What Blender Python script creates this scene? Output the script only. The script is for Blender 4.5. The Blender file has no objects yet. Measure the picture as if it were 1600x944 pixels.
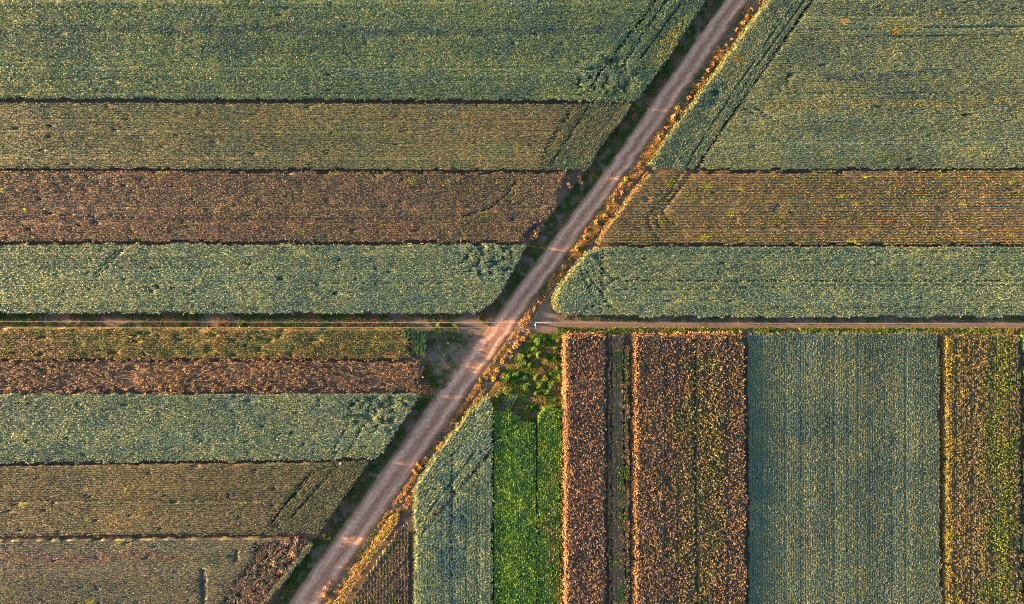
import bpy, math, random
import numpy as np
from mathutils import Vector

R = math.radians
rng = np.random.default_rng(7)
random.seed(7)

# ------------------------------------------------------------------ camera, sky, sun, exposure
S = 0.2            # metres of ground per photograph pixel
H = 200.0          # camera height
sc = bpy.context.scene
C = sc.collection
cam_d = bpy.data.cameras.new('camera')
cam = bpy.data.objects.new('camera', cam_d)
C.objects.link(cam)
cam.location = (0, 0, H)
cam.rotation_euler = (0, 0, 0)
cam_d.sensor_width = 36.0
cam_d.lens = 36.0 * H / (1600 * S)
cam_d.clip_start = 1.0
cam_d.clip_end = 8000.0
sc.camera = cam

SUN_EL = 7.6
SUN_SLOPE = 0.12          # light runs to the right and a little down in the picture
d = Vector((1.0, -SUN_SLOPE, 0)).normalized()
ray = Vector((d.x * math.cos(R(SUN_EL)), d.y * math.cos(R(SUN_EL)), -math.sin(R(SUN_EL))))
world = bpy.data.worlds.new('World')
sc.world = world
world.use_nodes = True
wn = world.node_tree
sky = wn.nodes.new('ShaderNodeTexSky')
sky.sky_type = 'NISHITA'
sky.sun_disc = False
sky.sun_elevation = R(SUN_EL)
sky.sun_rotation = math.atan2(-ray.x, -ray.y)
sky.air_density = 1.0
sky.dust_density = 1.2
sky.ozone_density = 1.0
wn.links.new(sky.outputs[0], wn.nodes['Background'].inputs[0])
wn.nodes['Background'].inputs[1].default_value = 0.08
sun_d = bpy.data.lights.new('sun', 'SUN')
sun_d.energy = 5.0
sun_d.angle = R(0.6)
sun_d.color = (1.0, 0.60, 0.25)
sun = bpy.data.objects.new('sun', sun_d)
sun.rotation_euler = ray.to_track_quat('-Z', 'Y').to_euler()
sun.location = (-60, 10, 60)
C.objects.link(sun)
vs = sc.view_settings
vs.view_transform = 'Standard'
vs.look = 'None'
vs.gamma = 1.0
vs.use_curve_mapping = False
vs.exposure = 3.88
sc.cycles.max_bounces = 5
sc.cycles.diffuse_bounces = 3
sc.cycles.transmission_bounces = 3
sc.cycles.use_adaptive_sampling = False
sc.cycles.filter_width = 1.1
sc.cycles.use_denoising = False

# ------------------------------------------------------------------ helpers
def P(x, y, h=0.0):
    k = 1.0 - h / H
    return ((x - 800) * S * k, (472 - y) * S * k)

def PL(pts, h=0.0):
    return np.array([P(x, y, h) for x, y in pts])

def tag(o, label=None, cat=None, group=None, kind=None):
    if label: o['label'] = label
    if cat: o['category'] = cat
    if group: o['group'] = group
    if kind: o['kind'] = kind
    return o

def vnoise(x, y, scale, seed):
    """smooth value noise in 0..1"""
    r = np.random.default_rng(seed)
    g = r.random((257, 257))
    u = x / scale + 1000.37; v = y / scale + 1000.71
    iu = np.floor(u).astype(int); iv = np.floor(v).astype(int)
    fu = u - iu; fv = v - iv
    fu = fu * fu * (3 - 2 * fu); fv = fv * fv * (3 - 2 * fv)
    a = g[iu % 257, iv % 257]; b = g[(iu + 1) % 257, iv % 257]
    c = g[iu % 257, (iv + 1) % 257]; e = g[(iu + 1) % 257, (iv + 1) % 257]
    return (a * (1 - fu) + b * fu) * (1 - fv) + (c * (1 - fu) + e * fu) * fv

def inside(poly, x, y):
    res = np.zeros(x.shape, bool)
    n = len(poly)
    for i in range(n):
        x1, y1 = poly[i]; x2, y2 = poly[(i + 1) % n]
        if y1 == y2: continue
        c = ((y1 > y) != (y2 > y)) & (x < (x2 - x1) * (y - y1) / (y2 - y1) + x1)
        res ^= c
    return res

def line_dist(pts, x, y):
    best = np.full(x.shape, 1e9)
    for i in range(len(pts) - 1):
        ax, ay = pts[i]; bx, by = pts[i + 1]
        dx, dy = bx - ax, by - ay
        t = np.clip(((x - ax) * dx + (y - ay) * dy) / (dx * dx + dy * dy + 1e-9), 0, 1)
        best = np.minimum(best, np.hypot(x - ax - t * dx, y - ay - t * dy))
    return best

def rows(poly, ang, sp, step, jit=0.25, wob=0.05, seed=0):
    """plant positions on parallel rows inside a polygon -> x, y, row index"""
    r = np.random.default_rng(seed)
    ca, sa = math.cos(ang), math.sin(ang)
    u = poly[:, 0] * ca + poly[:, 1] * sa
    v = -poly[:, 0] * sa + poly[:, 1] * ca
    vv = np.arange(v.min() + sp * 0.3, v.max(), sp)
    uu = np.arange(u.min(), u.max(), step)
    U, V = np.meshgrid(uu, vv)
    I = np.repeat(np.arange(len(vv))[:, None], len(uu), 1)
    U = U + r.uniform(-jit, jit, U.shape) * step * 2 + r.uniform(0, step, (len(vv), 1))
    V = V + r.normal(0, wob, V.shape)
    x = (U * ca - V * sa).ravel(); y = (U * sa + V * ca).ravel(); I = I.ravel()
    m = inside(poly, x + (vnoise(x, y, 2.5, 951) - .5) * .8, y + (vnoise(x, y, 2.5, 952) - .5) * .7)
    return x[m], y[m], I[m]

# ------------------------------------------------------------------ materials
def new_mat(name):
    m = bpy.data.materials.new(name)
    m.use_nodes = True
    return m, m.node_tree.nodes, m.node_tree.links, m.node_tree.nodes['Principled BSDF']

def leaf_mat(name, attr='tint', trans=0.3, rough=0.6):
    m, n, l, b = new_mat(name)
    a = n.new('ShaderNodeAttribute'); a.attribute_name = attr
    b.inputs['Roughness'].default_value = rough
    b.inputs['Specular IOR Level'].default_value = 0.25
    t = n.new('ShaderNodeBsdfTranslucent')
    mx = n.new('ShaderNodeMixShader'); mx.inputs[0].default_value = trans
    l.new(a.outputs['Color'], b.inputs['Base Color'])
    l.new(a.outputs['Color'], t.inputs['Color'])
    l.new(b.outputs[0], mx.inputs[1]); l.new(t.outputs[0], mx.inputs[2])
    l.new(mx.outputs[0], n['Material Output'].inputs['Surface'])
    return m

M_CROP = leaf_mat('crop_leaf')
M_GRASS = leaf_mat('grass_blade', trans=0.35)

def soil_mat(name, c1, c2, c3, fine=3.0, bump=0.4):
    m, n, l, b = new_mat(name)
    tc = n.new('ShaderNodeTexCoord')
    n1 = n.new('ShaderNodeTexNoise'); n1.inputs['Scale'].default_value = 0.12; n1.inputs['Detail'].default_value = 6
    n2 = n.new('ShaderNodeTexNoise'); n2.inputs['Scale'].default_value = fine; n2.inputs['Detail'].default_value = 5
    n2.inputs['Roughness'].default_value = 0.65
    for q in (n1, n2): l.new(tc.outputs['Object'], q.inputs['Vector'])
    r1 = n.new('ShaderNodeValToRGB')
    r1.color_ramp.elements[0].position = 0.35; r1.color_ramp.elements[0].color = (*c1, 1)
    r1.color_ramp.elements[1].position = 0.66; r1.color_ramp.elements[1].color = (*c2, 1)
    l.new(n1.outputs['Fac'], r1.inputs[0])
    r2 = n.new('ShaderNodeValToRGB')
    r2.color_ramp.elements[0].position = 0.42; r2.color_ramp.elements[0].color = (0, 0, 0, 1)
    r2.color_ramp.elements[1].position = 0.72; r2.color_ramp.elements[1].color = (1, 1, 1, 1)
    l.new(n2.outputs['Fac'], r2.inputs[0])
    mx = n.new('ShaderNodeMixRGB'); mx.inputs[2].default_value = (*c3, 1)
    l.new(r2.outputs[0], mx.inputs[0]); l.new(r1.outputs[0], mx.inputs[1])
    l.new(mx.outputs[0], b.inputs['Base Color'])
    b.inputs['Roughness'].default_value = 0.95
    b.inputs['Specular IOR Level'].default_value = 0.1
    bp = n.new('ShaderNodeBump'); bp.inputs['Strength'].default_value = bump; bp.inputs['Distance'].default_value = 0.12
    l.new(n2.outputs['Fac'], bp.inputs['Height']); l.new(bp.outputs[0], b.inputs['Normal'])
    return m

M_SOIL = soil_mat('field_soil', (0.040, 0.029, 0.022), (0.062, 0.045, 0.034), (0.080, 0.058, 0.044))
M_TRACK = soil_mat('track_soil', (0.055, 0.038, 0.029), (0.082, 0.057, 0.044), (0.102, 0.072, 0.057), fine=1.6)

M_BARE = soil_mat('bare_plot_soil', (0.052, 0.036, 0.030), (0.080, 0.055, 0.045), (0.105, 0.072, 0.060), fine=1.4)
M_LANE = soil_mat('grassy_lane_soil', (0.055, 0.042, 0.026), (0.08, 0.055, 0.04), (0.10, 0.07, 0.052), fine=1.6)

def road_mat():
    m, n, l, b = new_mat('dusty_road')
    uv = n.new('ShaderNodeUVMap'); uv.uv_map = 'road'
    sep = n.new('ShaderNodeSeparateXYZ'); l.new(uv.outputs[0], sep.inputs[0])
    ramp = n.new('ShaderNodeValToRGB')                    # across the road: edge, wheel lane, crown, wheel lane, edge
    cr = ramp.color_ramp
    stops = [(0.0, (0.095, 0.053, 0.032)), (0.10, (0.142, 0.079, 0.053)), (0.22, (0.232, 0.138, 0.104)), (0.36, (0.204, 0.116, 0.086)),
             (0.46, (0.142, 0.075, 0.051)), (0.56, (0.135, 0.070, 0.046)), (0.68, (0.187, 0.105, 0.075)), (0.78, (0.237, 0.139, 0.103)),
             (0.90, (0.152, 0.084, 0.055)), (1.0, (0.095, 0.051, 0.030))]
    cr.elements[0].position = stops[0][0]; cr.elements[0].color = (*stops[0][1], 1)
    cr.elements[1].position = stops[-1][0]; cr.elements[1].color = (*stops[-1][1], 1)
    for p, c in stops[1:-1]:
        e = cr.elements.new(p); e.color = (*c, 1)
    nz = n.new('ShaderNodeTexNoise'); nz.inputs['Scale'].default_value = 0.22; nz.inputs['Detail'].default_value = 4
    l.new(uv.outputs[0], nz.inputs['Vector'])
    mp = n.new('ShaderNodeMapping'); mp.inputs['Scale'].default_value = (9.0, 0.10, 1)
    l.new(uv.outputs[0], mp.inputs['Vector'])
    st = n.new('ShaderNodeTexNoise'); st.inputs['Scale'].default_value = 1.0; st.inputs['Detail'].default_value = 5
    l.new(mp.outputs[0], st.inputs['Vector'])
    # wander of the lanes
    ad = n.new('ShaderNodeMath'); ad.operation = 'MULTIPLY_ADD'; ad.inputs[1].default_value = 0.16
    l.new(nz.outputs['Fac'], ad.inputs[0])
    sb = n.new('ShaderNodeMath'); sb.operation = 'SUBTRACT'; sb.inputs[1].default_value = 0.08
    l.new(sep.outputs[0], sb.inputs[0]); l.new(sb.outputs[0], ad.inputs[2])
    l.new(ad.outputs[0], ramp.inputs[0])
    m1 = n.new('ShaderNodeMixRGB'); m1.blend_type = 'OVERLAY'; m1.inputs[0].default_value = 0.5
    l.new(ramp.outputs[0], m1.inputs[1]); l.new(st.outputs['Fac'], m1.inputs[2])
    tc = n.new('ShaderNodeTexCoord')
    f = n.new('ShaderNodeTexNoise'); f.inputs['Scale'].default_value = 1.1; f.inputs['Detail'].default_value = 8; f.inputs['Roughness'].default_value = 0.7
    l.new(tc.outputs['Object'], f.inputs['Vector'])
    m2 = n.new('ShaderNodeMixRGB'); m2.blend_type = 'OVERLAY'; m2.inputs[0].default_value = 0.9
    l.new(m1.outputs[0], m2.inputs[1]); l.new(f.outputs['Fac'], m2.inputs[2])
    l.new(m2.outputs[0], b.inputs['Base Color'])
    b.inputs['Roughness'].default_value = 0.95; b.inputs['Specular IOR Level'].default_value = 0.1
    bp = n.new('ShaderNodeBump'); bp.inputs['Strength'].default_value = 0.35; bp.inputs['Distance'].default_value = 0.06
    l.new(f.outputs['Fac'], bp.inputs['Height']); l.new(bp.outputs[0], b.inputs['Normal'])
    return m
M_ROAD = road_mat()

def plain_mat(name, col, rough=0.7, metal=0.0):
    m, n, l, b = new_mat(name)
    tc = n.new('ShaderNodeTexCoord')
    nz = n.new('ShaderNodeTexNoise'); nz.inputs['Scale'].default_value = 6.0; nz.inputs['Detail'].default_value = 4
    l.new(tc.outputs['Object'], nz.inputs['Vector'])
    mx = n.new('ShaderNodeMixRGB')
    mx.inputs[1].default_value = (*[c * 0.75 for c in col], 1); mx.inputs[2].default_value = (*[min(1, c * 1.2) for c in col], 1)
    l.new(nz.outputs['Fac'], mx.inputs[0]); l.new(mx.outputs[0], b.inputs['Base Color'])
    b.inputs['Roughness'].default_value = rough; b.inputs['Metallic'].default_value = metal
    return m

# ------------------------------------------------------------------ mesh from arrays
def mesh_from(name, verts, quads, tris, cols, mat):
    """verts (n,3); quads (a,4); tris (b,3); cols (n,3)"""
    me = bpy.data.meshes.new(name)
    nq, nt = len(quads), len(tris)
    me.vertices.add(len(verts)); me.vertices.foreach_set('co', np.ascontiguousarray(verts, np.float32).ravel())
    me.loops.add(nq * 4 + nt * 3)
    me.loops.foreach_set('vertex_index', np.concatenate([quads.ravel(), tris.ravel()]).astype(np.int32))
    me.polygons.add(nq + nt)
    ls = np.concatenate([np.arange(nq) * 4, nq * 4 + np.arange(nt) * 3]).astype(np.int32)
    me.polygons.foreach_set('loop_start', ls)
    if cols is not None:
        a = me.color_attributes.new('tint', 'FLOAT_COLOR', 'POINT')
        c4 = np.ones((len(verts), 4), np.float32); c4[:, :3] = cols
        a.data.foreach_set('color', c4.ravel())
    me.update(calc_edges=True)
    me.materials.append(mat)
    return me

def link(name, me, loc=(0, 0, 0), parent=None):
    o = bpy.data.objects.new(name, me)
    C.objects.link(o)
    o.location = loc
    if parent: o.parent = parent
    return o

def sheet(name, pts, z, mat):
    pts = [np.array(q) for q in pts]
    fine = []
    for k, a in enumerate(pts):
        b = pts[(k + 1) % len(pts)]
        m_ = max(1, int(np.hypot(*(b - a)) / 1.2))
        for t in range(m_):
            q = a + (b - a) * t / m_
            fine.append((q[0] + random.uniform(-.28, .28), q[1] + random.uniform(-.28, .28)))
    pts = fine
    me = bpy.data.meshes.new(name)
    me.from_pydata([(x, y, z) for x, y in pts], [], [list(range(len(pts)))])
    me.update(); me.materials.append(mat)
    o = link(name, me)
    if me.polygons[0].normal.z < 0: me.flip_normals()
    o['kind'] = 'structure'
    return o

def plant_mesh(name, x, y, hh, leafc, tasc, p, mat, seed, ra=None, er=None, mat_layer=None):
    """every plant: folded leaves (two triangles about the mid rib) and upright top blades / tassels (quad)"""
    r = np.random.default_rng(seed)
    n = len(x)
    NL, NT = p.get('nl', 3), p.get('nt', 1)
    V, Q, T, K = [], [], [], []
    base = 0
    a0 = r.uniform(0, 2 * math.pi, n)
    lean = p.get('lean', 0.06)
    lx, ly = r.normal(0, lean, n) * hh, r.normal(0, lean, n) * hh
    up = p.get('up', 0.16)
    ed = np.zeros(n, bool) if er is None else er > 0
    for j in range(NL):
        a = ra + (j % 2) * math.pi + r.normal(0, p.get('fan', 0.8), n)
        ca, sa = np.cos(a), np.sin(a)
        L = p['L'] * r.uniform(0.7, 1.25, n); w = p['w'] * r.uniform(0.7, 1.25, n) * 0.5
        zb = np.where(ed, hh * r.uniform(.2, .9, n), hh * (r.uniform(-.06, .06, n) + (.93, .86, .78, .6)[j % 4]))
        f = zb / hh
        bx, by = x + lx * f, y + ly * f
        zm = zb + up * L * r.uniform(0.4, 1.3, n)
        zt = zb + L * r.uniform(-.30, .16, n)
        ro = np.where(ed, r.normal(1.1, .3, n), r.normal(0, p.get('roll', 0.40), n))
        cr_, sr_ = np.cos(ro) * w, np.sin(ro) * w
        mx, my = bx + ca * L * .5, by + sa * L * .5
        v = np.empty((n, 4, 3), np.float32)
        v[:, 0] = np.stack([bx, by, zb], 1)
        v[:, 1] = np.stack([mx + sa * cr_, my - ca * cr_, zm + sr_], 1)
        v[:, 2] = np.stack([bx + ca * L, by + sa * L, zt], 1)
        v[:, 3] = np.stack([mx - sa * cr_, my + ca * cr_, zm - sr_], 1)
        q = base + np.arange(n)[:, None] * 4
        T.append(np.concatenate([q + np.array([[0, 1, 2]]), q + np.array([[0, 2, 3]])]))
        c = leafc * r.uniform(0.80, 1.20, (n, 1))
        K.append(np.repeat(c, 4, 0)); V.append(v.reshape(-1, 3)); base += n * 4
    for j in range(NT):
        a = a0 + r.uniform(0, 6.28, n)
        ca, sa = np.cos(a), np.sin(a)
        w = p['tw'] * r.uniform(0.6, 1.3, n) * 0.5
        tall = r.random(n) < p.get('tall', .45)
        z0 = hh * r.uniform(0.72, 0.82, n); z1 = hh * np.where(tall, r.uniform(0.98, 1.10, n), r.uniform(.86, .93, n))
        f0, f1 = z0 / hh, z1 / hh
        sp = p.get('spread', 0.18) * r.uniform(0.2, 1.2, n)
        b = r.uniform(0, 6.28, n)
        tx, ty = x + lx * f1 + np.cos(b) * sp, y + ly * f1 + np.sin(b) * sp
        bx, by = x + lx * f0, y + ly * f0
        v = np.empty((n, 4, 3), np.float32)
        v[:, 0] = np.stack([bx - sa * w * .6, by + ca * w * .6, z0], 1)
        v[:, 1] = np.stack([bx + sa * w * .6, by - ca * w * .6, z0], 1)
        v[:, 2] = np.stack([tx + sa * w, ty - ca * w, z1], 1)
        v[:, 3] = np.stack([tx - sa * w, ty + ca * w, z1 - w], 1)
        q = base + np.arange(n)[:, None] * 4
        Q.append(q + np.array([[0, 1, 2, 3]]))
        c = tasc * r.uniform(0.75, 1.25, (n, 1))
        K.append(np.repeat(c, 4, 0)); V.append(v.reshape(-1, 3)); base += n * 4
    if mat_layer is not None:
        V.append(mat_layer[0]); Q.append(mat_layer[1] + base); K.append(mat_layer[2])
    Q = np.concatenate(Q) if Q else np.zeros((0, 4), int)
    return mesh_from(name, np.concatenate(V), Q, np.concatenate(T), np.concatenate(K), mat)

# ------------------------------------------------------------------ ground, road, tracks
me = bpy.data.meshes.new('ground')
G = 3000
me.from_pydata([(-G, -G, 0), (G, -G, 0), (G, G, 0), (-G, G, 0)], [], [(0, 1, 2, 3)])
me.materials.append(M_SOIL)
link('ground', me)['kind'] = 'structure'

ROAD_L = [(1300, -250), (1200, -104), (1128, 0), (1046, 120), (963, 240), (908, 314), (855, 386), (800, 460), (757, 517), (709, 578), (660, 647), (612, 715), (531, 829), (449, 944), (375, 1048), (270, 1195)]
ROAD_R = [(1341, -250), (1241, -104), (1169, 0), (1085, 120), (1000, 240), (946, 314), (893, 386), (839, 460), (800, 517), (757, 578), (708, 647), (660, 715), (582, 829), (503, 944), (432, 1048), (330, 1195)]

def road_strip(name, L, Rr, mat, z0, ncross=28, nalong=30, rut=0.05):
    Lw, Rw = PL(L), PL(Rr)
    vs_, uvs, fs = [], [], []
    cum = 0.0
    rowsn = 0
    pc = None
    for i in range(len(Lw) - 1):
        for k in range(nalong + (1 if i == len(Lw) - 2 else 0)):
            t = k / nalong
            a = Lw[i] * (1 - t) + Lw[i + 1] * t; b = Rw[i] * (1 - t) + Rw[i + 1] * t
            c = (a + b) / 2
            if pc is not None: cum += float(np.hypot(*(c - pc)))
            pc = c
            ja, jb = [(float(vnoise(np.array([cum]), np.array([0.0]), 2.2, q)[0]) - .5) * 1.1 + random.uniform(-.1, .1) for q in (61, 62)]
            dv = (b - a) / np.hypot(*(b - a))
            a = a + dv * ja; b = b + dv * jb
            for q in range(ncross + 1):
                u = q / ncross
                p = a * (1 - u) + b * u
                prof = -rut * (math.exp(-((u - .29) / .09) ** 2) + math.exp(-((u - .74) / .09) ** 2)) + 0.03 * math.sin(math.pi * u)
                edge = min(u, 1 - u)
                z = z0 + (0.06 + prof + random.uniform(-.008, .008)) * min(1, edge * 12)
                vs_.append((p[0], p[1], z)); uvs.append((u, cum))
            rowsn += 1
    w = ncross + 1
    for r_ in range(rowsn - 1):
        for q in range(ncross):
            i0 = r_ * w + q
            fs.append((i0, i0 + w, i0 + w + 1, i0 + 1))
    me = bpy.data.meshes.new(name)
    me.from_pydata(vs_, [], fs)
    ul = me.uv_layers.new(name='road')
    li = np.empty(len(me.loops), np.int32); me.loops.foreach_get('vertex_index', li)
    ul.data.foreach_set('uv', np.array(uvs, np.float32)[li].ravel())
    me.update(); me.materials.append(mat)
    if me.polygons[0].normal.z < 0: me.flip_normals()
    me.shade_smooth()
    o = link(name, me); o['kind'] = 'structure'
    return o
road_strip('dirt_road', ROAD_L, ROAD_R, M_ROAD, 0.012)

sheet('field_track', PL([(-140, 496), (400, 497), (735, 497), (770, 492), (790, 505), (772, 522), (730, 509), (400, 509), (-140, 507)]), 0.004, M_LANE)
sheet('cross_track', PL([(835, 488), (856, 470), (862, 488), (880, 498), (1000, 503.5), (1740, 503.5), (1740, 512.5), (1000, 512.5), (880, 515), (850, 520), (800, 535), (812, 505)]), 0.004, M_TRACK)
sheet('roadside_clearing', PL([(668, 512), (738, 512), (762, 520), (712, 590), (680, 625), (655, 612), (668, 560)]), 0.005, M_TRACK)
sheet('bare_soil', PL([(396, 846), (486, 844), (470, 866), (434, 914), (392, 975), (334, 975), (352, 922), (388, 880)]), 0.004, M_BARE)
sheet('bare_soil', PL([(872, 272), (896, 272), (884, 300), (858, 344), (832, 378), (806, 378), (826, 352), (850, 338), (866, 318)]), 0.004, M_BARE)
sheet('bare_soil', PL([(-140, 563), (655, 563), (652, 613), (-140, 613)]), 0.003, M_BARE)
# narrow worn foot track on the right verge
FT = [(1180, 30), (1100, 150), (1022, 252), (985, 300), (922, 385), (862, 456), (824, 513), (800, 545), (775, 590), (745, 615), (705, 672), (668, 722), (630, 780), (600, 815), (545, 890), (500, 952), (460, 1010)]
ftw = PL(FT)
vs_, fs = [], []
for i, p in enumerate(ftw):
    t = ftw[min(i + 1, len(ftw) - 1)] - ftw[max(i - 1, 0)]; t = t / np.hypot(*t)
    nn = np.array((-t[1], t[0])) * 0.38
    vs_ += [(*(p + nn), 0.008), (*(p - nn), 0.008)]
    if i: fs.append((2 * i - 2, 2 * i - 1, 2 * i + 1, 2 * i))
me = bpy.data.meshes.new('foot_track'); me.from_pydata(vs_, [], fs); me.update(); me.materials.append(M_TRACK)
if me.polygons[0].normal.z < 0: me.flip_normals()
link('foot_track', me)['kind'] = 'structure'

# ------------------------------------------------------------------ crop kinds
# linear base colours
KIND = {
    'deep':   dict(h=2.7, leaf=[(0.082, 0.126, 0.066), (0.106, 0.142, 0.064), (0.068, 0.112, 0.078)], tas=(0.095, 0.118, 0.055), L=0.58, w=0.26, tw=0.06, rough=.06, roll=.22, mt=.66),
    'olive':  dict(h=2.6, leaf=[(0.102, 0.112, 0.054), (0.118, 0.112, 0.054), (0.088, 0.110, 0.060)], tas=(0.120, 0.115, 0.058), L=0.50, w=0.22, tw=0.06, fan=.45, rough=.04, roll=.22, mt=.62),
    'silver': dict(h=2.7, leaf=[(0.124, 0.164, 0.090), (0.146, 0.176, 0.088), (0.104, 0.150, 0.102)], tas=(0.125, 0.155, 0.088), L=0.62, w=0.28, tw=0.07, rough=.08, roll=.22, lit_edgecol=(0.20, 0.20, 0.060), mt=.66),
    'pale':   dict(h=2.6, leaf=[(0.116, 0.148, 0.080), (0.134, 0.154, 0.076), (0.100, 0.136, 0.088)], tas=(0.120, 0.135, 0.068), L=0.56, w=0.25, tw=0.07, fan=.5, rough=.05, roll=.22, lit_edgecol=(0.20, 0.19, 0.045), mt=.64),
    'brown':  dict(tall=.8, h=2.6, leaf=[(0.146, 0.096, 0.060), (0.106, 0.090, 0.050), (0.172, 0.106, 0.068)], tas=(0.25, 0.15, 0.09), L=0.54, w=0.22, tw=0.08, rough=.09, hvar=.04, mc=.80, mt=.64),
    'tan':    dict(h=2.6, leaf=[(0.110, 0.104, 0.052), (0.126, 0.102, 0.054), (0.094, 0.102, 0.052)], tas=(0.155, 0.13, 0.065), L=0.48, w=0.20, tw=0.06, fan=.4, rough=.04, roll=.22, mt=.60),
    'dry':    dict(tall=.8, h=2.6, leaf=[(0.150, 0.094, 0.064), (0.112, 0.074, 0.052), (0.190, 0.118, 0.076)], tas=(0.27, 0.17, 0.10), L=0.68, w=0.20, tw=0.12, nt=2, lean=.10, rough=.14, hvar=.07, lit_edgecol=(0.44, 0.24, 0.11), mc=.80, mr=.80, mt=.58),
    'bright': dict(h=2.3, leaf=[(0.056, 0.130, 0.013), (0.086, 0.154, 0.015), (0.042, 0.106, 0.016)], tas=(0.12, 0.19, 0.022), L=0.58, w=0.26, tw=0.11, rough=.2, hvar=.08, mt=.62, mr=.82, mc=.8),
    'mixed':  dict(h=2.5, leaf=[(0.096, 0.098, 0.028), (0.128, 0.100, 0.030), (0.066, 0.090, 0.026)], tas=(0.25, 0.16, 0.05), L=0.56, w=0.23, tw=0.09, rough=.14, mt=.6),
    'yellow': dict(tall=.8, h=2.2, leaf=[(0.120, 0.102, 0.036), (0.104, 0.106, 0.032), (0.142, 0.102, 0.046)], tas=(0.21, 0.155, 0.05), L=0.50, w=0.20, tw=0.08, fan=.4, lit_edgecol=(0.30, 0.19, 0.05), mt=.58),
}
ROADA = math.atan2(0.81, 0.587)      # direction of the road in the world
ntri = 0

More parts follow.
